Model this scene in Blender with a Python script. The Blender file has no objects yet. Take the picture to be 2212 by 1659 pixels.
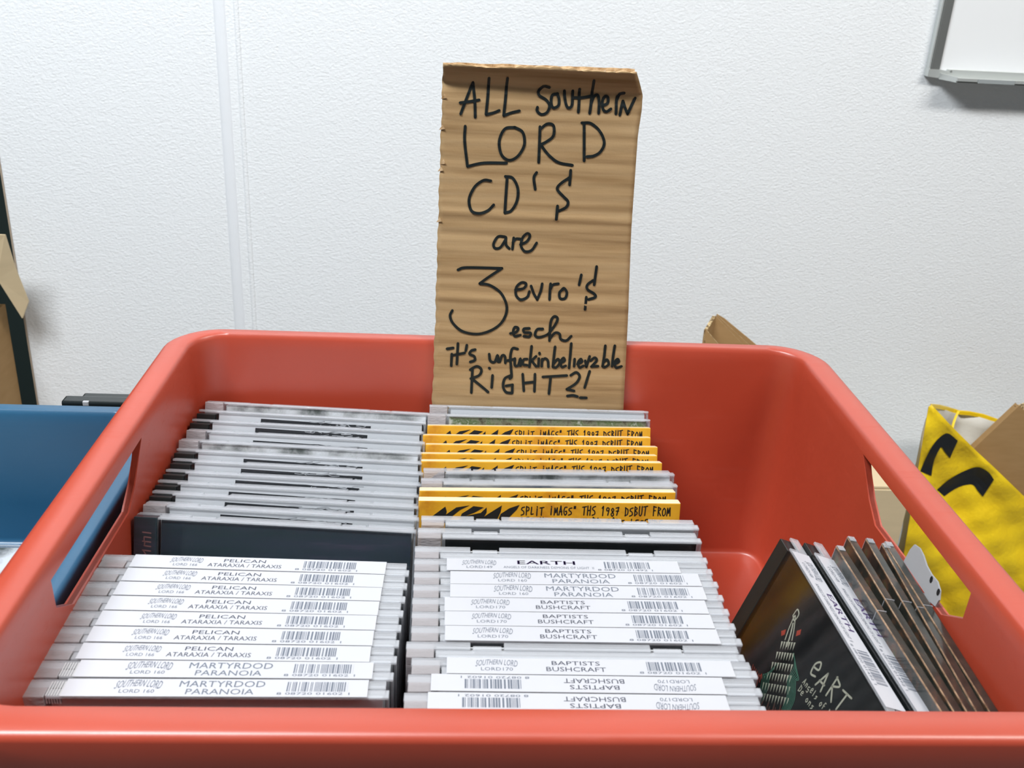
import bpy, bmesh, math, random
from mathutils import Vector, Matrix
random.seed(7)
PI = math.pi
K = 0.001          # all sizes below are millimetres in the crate's own frame
Z0 = 868.0         # height of the disc tops' level above the room floor

def W(x, y, z): return Vector((x*K, y*K, (z+Z0)*K))

# ------------------------------------------------------------------ camera
F_PX, PITCH, ROLL, YAW = 2156.16, math.radians(24.042), math.radians(3.1565), math.radians(3.9952)
CAM = Vector((13.70, -293.69, 273.52))
fwd = Vector((math.sin(YAW)*math.cos(PITCH), math.cos(YAW)*math.cos(PITCH), -math.sin(PITCH)))
rt0 = Vector((math.cos(YAW), -math.sin(YAW), 0)); up0 = rt0.cross(fwd)
RT = math.cos(ROLL)*rt0 + math.sin(ROLL)*up0
UP = -math.sin(ROLL)*rt0 + math.cos(ROLL)*up0
cd = bpy.data.cameras.new('camera'); cam = bpy.data.objects.new('camera', cd)
bpy.context.scene.collection.objects.link(cam)
cam.matrix_world = Matrix.Translation(W(*CAM)) @ Matrix((RT, UP, -fwd)).transposed().to_4x4()
cd.sensor_width = 36.0; cd.lens = F_PX/2212*36.0; cd.clip_start = 0.01; cd.clip_end = 50
cd.dof.use_dof = True; cd.dof.focus_distance = 0.62; cd.dof.aperture_fstop = 26
bpy.context.scene.camera = cam

def ray(px, py): return RT*((px-1106)/F_PX) - UP*((py-829.5)/F_PX) + fwd
def on_y(px, py, Y): d = ray(px, py); return CAM + d*((Y-CAM.y)/d.y)
def on_z(px, py, Z): d = ray(px, py); return CAM + d*((Z-CAM.z)/d.z)
def on_plane(px, py, P, N): d = ray(px, py); return CAM + d*((P-CAM).dot(N)/d.dot(N))

# ------------------------------------------------------------------ light
sc = bpy.context.scene
sc.view_settings.view_transform = 'Standard'; sc.view_settings.look = 'None'
sc.view_settings.gamma = 1.0; sc.view_settings.use_curve_mapping = False
sc.view_settings.exposure = 0.12
wd = bpy.data.worlds.new('world'); sc.world = wd; wd.use_nodes = True
wd.node_tree.nodes['Background'].inputs[0].default_value = (0.86, 0.93, 1.0, 1)
wd.node_tree.nodes['Background'].inputs[1].default_value = 0.12
def area(name, loc, target, sx, sy, power, col):
    l = bpy.data.lights.new(name, 'AREA'); l.shape = 'RECTANGLE'; l.size = sx; l.size_y = sy
    l.energy = power; l.color = col
    o = bpy.data.objects.new(name, l); sc.collection.objects.link(o)
    o.location = loc; o.rotation_euler = (Vector(target)-Vector(loc)).to_track_quat('-Z', 'Y').to_euler()
    return o
area('main_and_fill_light', (-0.70, -0.25, 2.50), (-0.60, 1.20, 0.8), 1.2, 0.28, 56, (0.95, 0.98, 1.0))
area('main_and_fill_light', (1.45, -0.40, 2.50), (1.45, 1.05, 0.7), 1.2, 0.28, 27, (1.0, 0.95, 0.88))  # fill light added to brighten the right side

# ------------------------------------------------------------------ materials
def mat(name, col=(.8, .8, .8), rough=.5, metal=0, spec=.5, coat=0):
    m = bpy.data.materials.new(name); m.use_nodes = True
    b = m.node_tree.nodes['Principled BSDF']
    b.inputs['Base Color'].default_value = (*col, 1); b.inputs['Roughness'].default_value = rough
    b.inputs['Metallic'].default_value = metal; b.inputs['Specular IOR Level'].default_value = spec
    b.inputs['Coat Weight'].default_value = coat; b.inputs['Coat Roughness'].default_value = .12
    return m
def nodes(m): return m.node_tree.nodes, m.node_tree.links, m.node_tree.nodes['Principled BSDF']
def coords(m, scale=(1, 1, 1), kind='Object'):
    n, l, b = nodes(m); t = n.new('ShaderNodeTexCoord'); mp = n.new('ShaderNodeMapping')
    mp.inputs['Scale'].default_value = scale; l.new(t.outputs[kind], mp.inputs['Vector']); return mp
def noise(m, mp, scale, detail=3, rough=.5):
    n, l, b = nodes(m); t = n.new('ShaderNodeTexNoise'); t.inputs['Scale'].default_value = scale
    t.inputs['Detail'].default_value = detail; t.inputs['Roughness'].default_value = rough
    l.new(mp.outputs[0], t.inputs['Vector']); return t
def tint(m, t, stops):
    n, l, b = nodes(m); r = n.new('ShaderNodeValToRGB'); e = r.color_ramp.elements
    e[0].position, e[0].color = stops[0][0], (*stops[0][1], 1)
    e[1].position, e[1].color = stops[-1][0], (*stops[-1][1], 1)
    for p, c in stops[1:-1]:
        x = e.new(p); x.color = (*c, 1)
    l.new(t.outputs['Fac'], r.inputs[0]); l.new(r.outputs[0], b.inputs['Base Color']); return r
def bump(m, t, dist, strength=1.0):
    n, l, b = nodes(m); bp = n.new('ShaderNodeBump'); bp.inputs['Distance'].default_value = dist
    bp.inputs['Strength'].default_value = strength
    l.new(t.outputs['Fac'], bp.inputs['Height']); l.new(bp.outputs[0], b.inputs['Normal']); return bp

M = {}
m = M['wall'] = mat('wall_plaster', (.83, .86, .885), .75, spec=.25)
mp = coords(m, (1, 1, 1.5)); t = noise(m, mp, 235, 2.5, .55); bump(m, t, .0016, .75)
m = M['trim'] = mat('trim_paint', (.80, .83, .87), .55, spec=.3)
mp = coords(m); t = noise(m, mp, 160, 2); bump(m, t, .0008, .4)
M['board'] = mat('whiteboard_enamel', (.83, .85, .87), .12, spec=.5)
m = M['alu'] = mat('brushed_aluminium', (.36, .37, .36), .38, metal=.85)
mp = coords(m, (900, 900, 4)); t = noise(m, mp, 1.0, 2); bump(m, t, .0002, .3)
M['alu_light'] = mat('light_aluminium', (.62, .65, .64), .4, metal=.6)
M['tray_grey'] = mat('tray_grey', (.30, .33, .34), .6)
M['floor'] = mat('floor_vinyl', (.16, .16, .16), .5)
mp = coords(M['floor']); tint(M['floor'], noise(M['floor'], mp, 14, 5), [(.35, (.16, .16, .165)), (.7, (.26, .26, .25))])
M['ceiling'] = mat('ceiling_paint', (.75, .76, .77), .9)
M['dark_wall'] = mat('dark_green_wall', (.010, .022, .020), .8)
def plastic(name, c1, c2, rough, rr=.05, scuff=None):
    m = mat(name, c1, rough, spec=.9, coat=.2); m.node_tree.nodes['Principled BSDF'].inputs['Coat Roughness'].default_value = .3
    mp = coords(m); tint(m, noise(m, mp, 9, 3), [(.3, c1), (.7, c2)])
    bump(m, noise(m, mp, 1600, 2), .00006, .35)
    if scuff:
        n, l, b = nodes(m); mp2 = coords(m, (1, 5, 14)); t = noise(m, mp2, 16, 6, .7)
        r = n.new('ShaderNodeMapRange'); r.inputs[1].default_value = .55; r.inputs[2].default_value = .8
        r.inputs[3].default_value = rough; r.inputs[4].default_value = rough+.2
        l.new(t.outputs['Fac'], r.inputs[0]); l.new(r.outputs[0], b.inputs['Roughness'])
    return m
M['red'] = plastic('red_plastic', (.43, .052, .022), (.48, .062, .029), .40, scuff=1)
M['blue'] = plastic('blue_plastic', (.014, .090, .185), (.019, .110, .215), .42, scuff=1)
m = M['kraft'] = mat('kraft_board', (.42, .25, .10), .85, spec=.2)
mp = coords(m, (6, 6, 130)); t = noise(m, mp, 1.2, 4, .6)
tint(m, t, [(.30, (.28, .175, .080)), (.52, (.40, .268, .135)), (.75, (.46, .325, .175))])
mp2 = coords(m); bump(m, noise(m, mp2, 900, 3), .00015, .5)
m = M['kraft_edge'] = mat('kraft_torn_edge', (.56, .38, .20), .9, spec=.15)
mp = coords(m); tint(m, noise(m, mp, 260, 4), [(.35, (.30, .17, .07)), (.65, (.66, .48, .29))])
m = M['box'] = mat('box_board', (.38, .22, .09), .85, spec=.2)
mp = coords(m, (1, 1, 5)); tint(m, noise(m, mp, 22, 5), [(.3, (.36, .22, .095)), (.7, (.40, .25, .115))])
m = M['box_pale'] = mat('pale_box_board', (.62, .49, .30), .85, spec=.2)
mp = coords(m, (1, 1, 5)); tint(m, noise(m, mp, 22, 5), [(.3, (.62, .50, .32)), (.7, (.66, .53, .34))])
M['box_edge'] = mat('box_flute_edge', (.52, .38, .19), .9)
mp = coords(M['box_edge']); tint(M['box_edge'], noise(M['box_edge'], mp, 330, 2), [(.42, (.16, .10, .045)), (.56, (.60, .45, .24))])
m = M['yellow_bag'] = mat('yellow_woven_plastic', (.88, .60, .014), .42, spec=.4)
mp = coords(m); t = noise(m, mp, 9, 4); tint(m, t, [(.3, (.88, .58, .010)), (.7, (.98, .70, .018))])
bump(m, noise(m, mp, 26, 5, .65), .006, .55)
M['bag_lining'] = mat('white_bag_lining', (.70, .69, .64), .5)
mp = coords(M['bag_lining']); bump(M['bag_lining'], noise(M['bag_lining'], mp, 24, 5), .006, .5)
M['black'] = mat('black_print', (.008, .010, .013), .45)
M['ink'] = mat('marker_ink', (.006, .011, .012), .5, spec=.3)
M['black_plastic'] = mat('black_plastic', (.012, .016, .016), .3)
M['paper'] = mat('white_label_paper', (.50, .51, .55), .45, coat=.3)
M['white_card'] = mat('white_cover_card', (.66, .67, .69), .4, coat=.2)
M['print_grey'] = mat('grey_label_print', (.13, .15, .19), .6)
M['print_dark'] = mat('dark_label_print', (.05, .055, .08), .6)
M['print_violet'] = mat('violet_label_print', (.09, .06, .17), .6)
M['tray_clear'] = mat('frosted_tray', (.50, .51, .52), .25, spec=.6)
M['grey_card'] = mat('grey_card', (.42, .43, .45), .6)
def clear(name, fac, col=(.86, .88, .90), tr=(.95, .96, .97), rough=.12, bumpd=.0004, bs=60):
    m = bpy.data.materials.new(name); m.use_nodes = True
    n, l, b = nodes(m); out = n['Material Output']
    b.inputs['Base Color'].default_value = (*col, 1); b.inputs['Roughness'].default_value = rough
    b.inputs['Specular IOR Level'].default_value = .7
    t = n.new('ShaderNodeBsdfTransparent'); t.inputs[0].default_value = (*tr, 1)
    mx = n.new('ShaderNodeMixShader'); mx.inputs[0].default_value = fac
    l.new(t.outputs[0], mx.inputs[1]); l.new(b.outputs[0], mx.inputs[2]); l.new(mx.outputs[0], out.inputs[0])
    if fac < .01:
        n.remove(b); b = n.new('ShaderNodeBsdfGlossy'); b.inputs['Roughness'].default_value = rough; b.inputs[0].default_value = (1, 1, 1, 1)
        l.new(b.outputs[0], mx.inputs[2]); fr = n.new('ShaderNodeLayerWeight'); fr.inputs[0].default_value = .5
        pw = n.new('ShaderNodeMath'); pw.operation = 'POWER'; pw.inputs[1].default_value = 4.5; l.new(fr.outputs['Facing'], pw.inputs[0])
        ml = n.new('ShaderNodeMath'); ml.operation = 'MULTIPLY_ADD'; ml.inputs[1].default_value = .7; ml.inputs[2].default_value = .035
        l.new(pw.outputs[0], ml.inputs[0]); l.new(ml.outputs[0], mx.inputs[0])
        tc = n.new('ShaderNodeTexCoord'); tn = n.new('ShaderNodeTexNoise'); tn.inputs['Scale'].default_value = bs; tn.inputs['Detail'].default_value = 4
        l.new(tc.outputs['Object'], tn.inputs['Vector']); bp = n.new('ShaderNodeBump'); bp.inputs['Distance'].default_value = bumpd; bp.inputs['Strength'].default_value = .6
        l.new(tn.outputs[0], bp.inputs['Height']); l.new(bp.outputs[0], b.inputs['Normal']); return m
    mp = coords(m, (1, 2.5, 2.5)); bump(m, noise(m, mp, bs, 4, .65), bumpd, .6)
    return m
M['clear'] = clear('clear_plastic', 0)
M['clear_rail'] = clear('clear_plastic_edge', .36, (.66, .68, .72), rough=.10, bumpd=.0008, bs=110)
M['clear_pink'] = clear('clear_plastic_hinge', .50, (.60, .57, .59), rough=.14, bumpd=.0015, bs=160)
m = M['sleeve'] = mat('yellow_sleeve_print', (.70, .36, .016), .42, spec=.5, coat=.5)
mp = coords(m); t = noise(m, mp, 55, 5, .6); tint(m, t, [(.30, (.50, .20, .010)), (.45, (.66, .33, .016)), (.8, (.74, .40, .022))])
M['sleeve_glare'] = mat('sleeve_edge_glare', (.88, .70, .46), .3, coat=.4)  # top edge of the yellow card, its glare painted in as pale colour
def art(name, stops, scale=30, sc_=(1, 1, 1), rough=.25, coat=.3):
    m = mat(name, (.1, .1, .1), rough, coat=coat); mp = coords(m, sc_)
    tint(m, noise(m, mp, scale, 6, .65), stops); return m
M['dark_cover'] = art('dark_slate_cover', [(.36, (.018, .036, .042)), (.52, (.030, .042, .060)), (.66, (.075, .060, .095))], 16, (.5, 1, 4))
M['black_cover'] = art('black_painted_cover', [(.35, (.006, .009, .010)), (.62, (.012, .013, .012)), (.78, (.075, .048, .016))], 17)
M['digipak'] = art('dark_painted_sleeve', [(.34, (.010, .016, .014)), (.52, (.032, .032, .026)), (.62, (.10, .050, .030)), (.72, (.05, .08, .04))], 75, (1, 1, 1), .3, .5)
M['digipak_edge'] = art('worn_sleeve_edge', [(.35, (.12, .07, .04)), (.6, (.40, .26, .16)), (.8, (.55, .48, .40))], 120)
M['green_art'] = art('green_painted_card', [(.35, (.06, .04, .02)), (.48, (.22, .23, .15)), (.56, (.10, .15, .05)), (.66, (.55, .55, .48))], 110)
M['streak_art'] = art('grey_streaked_card', [(.38, (.10, .11, .10)), (.52, (.55, .55, .55)), (.62, (.82, .83, .85))], 26, (1, 1, 1))
M['blue_art'] = art('grey_blue_card', [(.38, (.14, .20, .30)), (.58, (.66, .69, .74))], 24, (1, 1, 6))
M['art_red'] = mat('red_paint', (.42, .05, .025), .5)
M['art_green'] = mat('green_paint', (.06, .20, .13), .5)
M['art_cream'] = mat('cream_paint', (.48, .47, .36), .5)
M['art_rust'] = mat('rust_paint', (.13, .05, .035), .5)
M['pink_print'] = mat('dull_pink_print', (.20, .10, .10), .6)
M['table'] = mat('table_laminate', (.07, .07, .07), .5)
M['steel'] = mat('table_leg_steel', (.25, .25, .26), .4, metal=.8)
m = M['lamp'] = mat('lamp_diffuser', (1, 1, 1)); n, l, b = nodes(m)
b.inputs['Emission Color'].default_value = (.95, .98, 1, 1); b.inputs['Emission Strength'].default_value = 3.0

# ------------------------------------------------------------------ mesh helpers
class MB:
    """collects geometry in millimetres"""
    def __init__(s): s.v, s.f, s.mi = [], [], []
    def add(s, vs, fs, mi=0):
        o = len(s.v); s.v += [tuple(p) for p in vs]; s.f += [tuple(i+o for i in f) for f in fs]; s.mi += [mi]*len(fs); return s
    def box(s, x0, x1, y0, y1, z0, z1, mi=0, ch=0):
        if ch <= 0:
            vs = [(x, y, z) for z in (z0, z1) for y in (y0, y1) for x in (x0, x1)]
            return s.add(vs, [(0, 2, 3, 1), (4, 5, 7, 6), (0, 1, 5, 4), (2, 6, 7, 3), (0, 4, 6, 2), (1, 3, 7, 5)], mi)
        bm = bmesh.new(); bmesh.ops.create_cube(bm, size=1)
        for v in bm.verts: v.co = ((x0+x1)/2+v.co.x*(x1-x0), (y0+y1)/2+v.co.y*(y1-y0), (z0+z1)/2+v.co.z*(z1-z0))
        bmesh.ops.bevel(bm, geom=bm.edges[:], offset=ch, segments=2, affect='EDGES', profile=.6)
        bm.verts.index_update()
        s.add([v.co[:] for v in bm.verts], [[v.index for v in f.verts] for f in bm.faces], mi); bm.free(); return s
    def prism(s, poly, depth, mi=0):
        """poly: list of 3-D points, extruded by the vector depth"""
        n = len(poly); P = [Vector(p) for p in poly]; Q = [p+Vector(depth) for p in P]
        return s.add(P+Q, [tuple(range(n))[::-1], tuple(range(n, 2*n))]+[(i, (i+1) % n, n+(i+1) % n, n+i) for i in range(n)], mi)
    def mesh(s, name, mats, smooth=False):
        me = bpy.data.meshes.new(name)
        me.from_pydata([(x*K, y*K, z*K) for x, y, z in s.v], [], s.f)
        for m_ in (mats if isinstance(mats, (list, tuple)) else [mats]): me.materials.append(m_)
        for p, i in zip(me.polygons, s.mi): p.material_index = i; p.use_smooth = smooth
        bm = bmesh.new(); bm.from_mesh(me); bmesh.ops.recalc_face_normals(bm, faces=bm.faces); bm.to_mesh(me); bm.free()
        me.update(); return me
    def obj(s, name, mats, parent=None, smooth=False): return put(name, s.mesh(name, mats, smooth), parent)

def put(name, me, parent=None):
    o = bpy.data.objects.new(name, me); sc.collection.objects.link(o)
    if parent is not None: o.parent = parent
    else: o.location = (0, 0, Z0*K)
    return o
def tag(o, label=None, cat=None, group=None, kind=None):
    for k, v in (('label', label), ('category', cat), ('group', group), ('kind', kind)):
        if v: o[k] = v
    return o
def thing(name, loc, label, cat, group=None, rz=0, rx=0):
    o = bpy.data.objects.new(name, None); sc.collection.objects.link(o); o.empty_display_size = .01
    o.location = W(*loc); o.rotation_euler = (rx, 0, rz); return tag(o, label, cat, group)
def world_parts_root(name, label, cat, loc, group=None):
    return thing(name, loc, label, cat, group)
class Rel(MB):
    """MB in crate-frame millimetres whose object is parented to a root standing at `loc`"""
    def __init__(s, loc): super().__init__(); s.loc = Vector(loc)
    def mesh(s, name, mats, smooth=False):
        s.v = [tuple(Vector(p)-s.loc) for p in s.v]; return super().mesh(name, mats, smooth)

def curve(pts, n=6):
    if len(pts) < 3: return [Vector(p) for p in pts]
    P = [Vector(p) for p in pts]; P = [P[0]*2-P[1]]+P+[P[-1]*2-P[-2]]; out = []
    for i in range(1, len(P)-2):
        a, b, c, d = P[i-1:i+3]
        for k in range(n):
            t = k/n; out.append(.5*((2*b)+(c-a)*t+(2*a-5*b+4*c-d)*t*t+(3*b-a-3*c+d)*t**3))
    out.append(P[-2]); return out
def ribbon(mb, pts, w, to3d, mi=0, smooth=True, taper=False):
    """flat marker stroke; pts are 2-D, to3d maps (u,v) to a 3-D point"""
    P = curve([(p[0], p[1]) for p in pts]) if smooth else [Vector((p[0], p[1])) for p in pts]
    L, R_ = [], []
    for i, p in enumerate(P):
        a = P[max(0, i-1)]; b = P[min(len(P)-1, i+1)]; d = (b-a)
        if d.length < 1e-9: d = Vector((1, 0))
        d.normalize(); nn = Vector((-d.y, d.x))*w/2
        if taper and i in (0, len(P)-1): nn *= .4
        L.append(p+nn); R_.append(p-nn)
    vs = [to3d(*q) for q in L]+[to3d(*q) for q in R_]; n = len(P)
    mb.add(vs, [(i, i+1, n+i+1, n+i) for i in range(n-1)], mi)
    for c, dr in ((P[0], 1), (P[-1], 1)):
        ring = [c+Vector((math.cos(k*PI/4), math.sin(k*PI/4)))*w/2*(.45 if taper else 1) for k in range(8)]
        mb.add([to3d(*q) for q in ring], [tuple(range(8))], mi)

# flat text, cached as (verts, faces) in units of cap height = 1
_tc = {}
def text_geo(s):
    if s not in _tc:
        cu = bpy.data.curves.new('t', 'FONT'); cu.body = s; cu.size = 1.0; cu.resolution_u = 2
        ob = bpy.data.objects.new('t', cu); sc.collection.objects.link(ob)
        dg = bpy.context.evaluated_depsgraph_get(); dg.update()
        me = bpy.data.meshes.new_from_object(ob.evaluated_get(dg))
        vs = [(v.co.x, v.co.y) for v in me.vertices]; fs = [tuple(p.vertices) for p in me.polygons]
        bpy.data.objects.remove(ob); bpy.data.curves.remove(cu); bpy.data.meshes.remove(me)
        x0 = min(v[0] for v in vs); x1 = max(v[0] for v in vs); y0 = 0; y1 = max(v[1] for v in vs)
        _tc[s] = ([((x-x0)/(x1-x0), (y-y0)/(y1-y0)) for x, y in vs], fs)
    return _tc[s]
def text(mb, s, x0, x1, y0, y1, to3d, mi=0, warp=None, weight=0):
    vs, fs = text_geo(s); out = []
    for u, v in vs:
        a, b = x0+u*(x1-x0), y0+v*(y1-y0)
        if warp: a, b = warp(u, v, a, b)
        out.append(to3d(a, b))
    mb.add(out, fs, mi)
    if weight:
        mb.add([Vector(p)+Vector((weight, 0, 0)) for p in out], fs, mi)

# ------------------------------------------------------------------ the room
WALL_Y = 1300.0
def struct(mb, name, m_, smooth=False): return tag(mb.obj(name, m_, None, smooth), kind='structure')
MB().box(-696-1500, 2400, -2400, WALL_Y+1000, -Z0-50, -Z0).obj('floor', M['floor'])['kind'] = 'structure'
MB().box(-696-1500, 2400, -2400, WALL_Y+1000, 1742, 1792).obj('ceiling', M['ceiling'])['kind'] = 'structure'
a, b = on_y(0, 300, WALL_Y), on_y(75, 865, WALL_Y); XL = (a.x+b.x)/2
wb = MB(); wb.box(XL, 2400, WALL_Y, WALL_Y+80, -Z0, 1742, 0, 2)
struct(wb, 'wall_back', M['wall'])
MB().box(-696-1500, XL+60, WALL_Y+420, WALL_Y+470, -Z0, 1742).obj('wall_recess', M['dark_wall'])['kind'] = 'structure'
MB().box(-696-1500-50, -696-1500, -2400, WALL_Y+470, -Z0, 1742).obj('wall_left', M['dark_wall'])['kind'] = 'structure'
# joint cover on the wall: shallow rounded strip
def strip(name, xa, xb, h, m_):
    st = MB(); n_ = 12; prof = [(xa+(xb-xa)*k/n_, WALL_Y-max(.1, h*math.sin(PI*k/n_)**.6)) for k in range(n_+1)]; nn = n_+1
    st.add([(x, y, z) for z in (-Z0, 1742) for x, y in prof], [(i, i+1, nn+i+1, nn+i) for i in range(n_)])
    st.box(xa, xb, WALL_Y-.05, WALL_Y+1, -Z0, 1742); struct(st, name, m_, True)
strip('trim_1', on_y(483, 350, WALL_Y).x, on_y(507, 350, WALL_Y).x, 2.6, M['trim'])
strip('trim_3', on_y(524, 350, WALL_Y).x, on_y(535, 350, WALL_Y).x, 2.2, M['wall'])
M['chip'] = mat('raw_panel_edge', (.42, .34, .26), .8)
struct(MB().box(XL-2.2, XL-.1, WALL_Y-.5, WALL_Y+18, -Z0, 1742, 0, .3), 'trim_2', M['chip'])
# ceiling lamp and added fill lamp: long housings tilted towards the wall
for lx, ly in ((-700, -250), (1450, -400)):
    ax = Vector((0, 1.2+.25, -1.7)).normalized(); tilt = math.atan2(ax.y, -ax.z)
    r = thing('main_and_fill_lamp', (lx, ly, 1632), 'long white ceiling lamp %s the crates, tilted to the wall' % ('left above' if lx < 0 else 'added as fill right above'), 'lamp', rx=tilt)
    MB().box(-620, 620, -150, 150, 26, 80, 0, 3).obj('housing', M['ceiling'], r)
    MB().box(-600, 600, -138, 138, 18, 25.9).obj('diffuser', M['lamp'], r)
    MB().box(-500, -490, -4, 4, 80, 110).obj('bracket', M['alu'], r); MB().box(490, 500, -4, 4, 80, 110).obj('bracket', M['alu'], r)
# ------------------------------------------------------------------ whiteboard on the wall
A = on_y(2003, 168, WALL_Y-14); wx0, wz0 = A.x, A.z-1
R0 = (wx0, WALL_Y, wz0); root = thing('whiteboard', R0, 'whiteboard with grey aluminium frame and pen tray on the wall', 'whiteboard')
WX1, WZ1 = wx0+1200, wz0+900
def rel(): return Rel(R0)
q = rel(); q.box(wx0+10, WX1-10, WALL_Y-9, WALL_Y-1, wz0+8, WZ1-8); q.obj('board_surface', M['board'], root)
q = rel(); q.box(wx0+3.2, wx0+17, WALL_Y-14, WALL_Y-.5, wz0+13, WZ1, 0, 1); q.obj('side_rail', M['alu'], root)
q = rel(); q.box(wx0, wx0+3, WALL_Y-12, WALL_Y-.5, wz0+13, WZ1, 0, .8); q.obj('edge_strip', M['alu_light'], root)
q = rel(); q.box(WX1-17, WX1, WALL_Y-14, WALL_Y-.5, wz0, WZ1, 0, 1); q.obj('side_rail', M['alu'], root)
q = rel(); q.box(wx0, WX1, WALL_Y-14, WALL_Y-.5, WZ1, WZ1+14, 0, 1); q.obj('top_rail', M['alu'], root)
q = rel(); q.box(wx0+30, WX1, WALL_Y-13, WALL_Y-.5, wz0+2, wz0+15, 0, .6)
q.box(wx0+30, WX1, WALL_Y-52, WALL_Y-12, wz0, wz0+2.5, 0, .5); q.box(wx0+30, WX1, WALL_Y-52, WALL_Y-49, wz0, wz0+7, 0, .5)
tr = q.obj('pen_tray', M['alu_light'], root)
q = rel(); q.box(wx0+62, wx0+120, WALL_Y-53.2, WALL_Y-52.2, wz0+.6, wz0+6.5); q.obj('tray_stripe', M['tray_grey'], tr)
q = rel()
q.prism([(wx0-.5, WALL_Y-15, wz0+14), (wx0+20, WALL_Y-15, wz0+14), (wx0+31, WALL_Y-15, wz0+12), (wx0+31, WALL_Y-15, wz0-.5), (wx0+16, WALL_Y-15, wz0+1.5), (wx0-.5, WALL_Y-15, wz0+3)], (0, 14, 0))
q.prism([(wx0+18, WALL_Y-15, wz0+9), (wx0+31, WALL_Y-50, wz0+7), (wx0+31, WALL_Y-50, wz0-.4), (wx0+18, WALL_Y-15, wz0)], (3, 0, 0))
q.obj('corner_cap', M['alu_light'], root)
q = rel()
for k in range(10):
    t_ = 2*PI*k/10
q.prism([(wx0+36+1.6*math.cos(2*PI*k/10), WALL_Y-14.2, wz0+12+1.6*math.sin(2*PI*k/10)) for k in range(10)], (0, 1.5, 0)); q.obj('screw', M['alu'], root)

# ------------------------------------------------------------------ table under the crates (its top is hidden by them)
TZ = -124.0
root = thing('table', (-500, 140, -Z0), 'grey table carrying the red and the blue crate', 'table')
MB().box(-300, 745, -320, 222, Z0+TZ-25, Z0+TZ, 0, 2).obj('tabletop', M['table'], root)
for lx in (-280, 700):
    for ly in (-300, 180):
        MB().box(lx, lx+28, ly, ly+28, 0, Z0+TZ-25, 0, 1).obj('leg', M['steel'], root)

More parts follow.
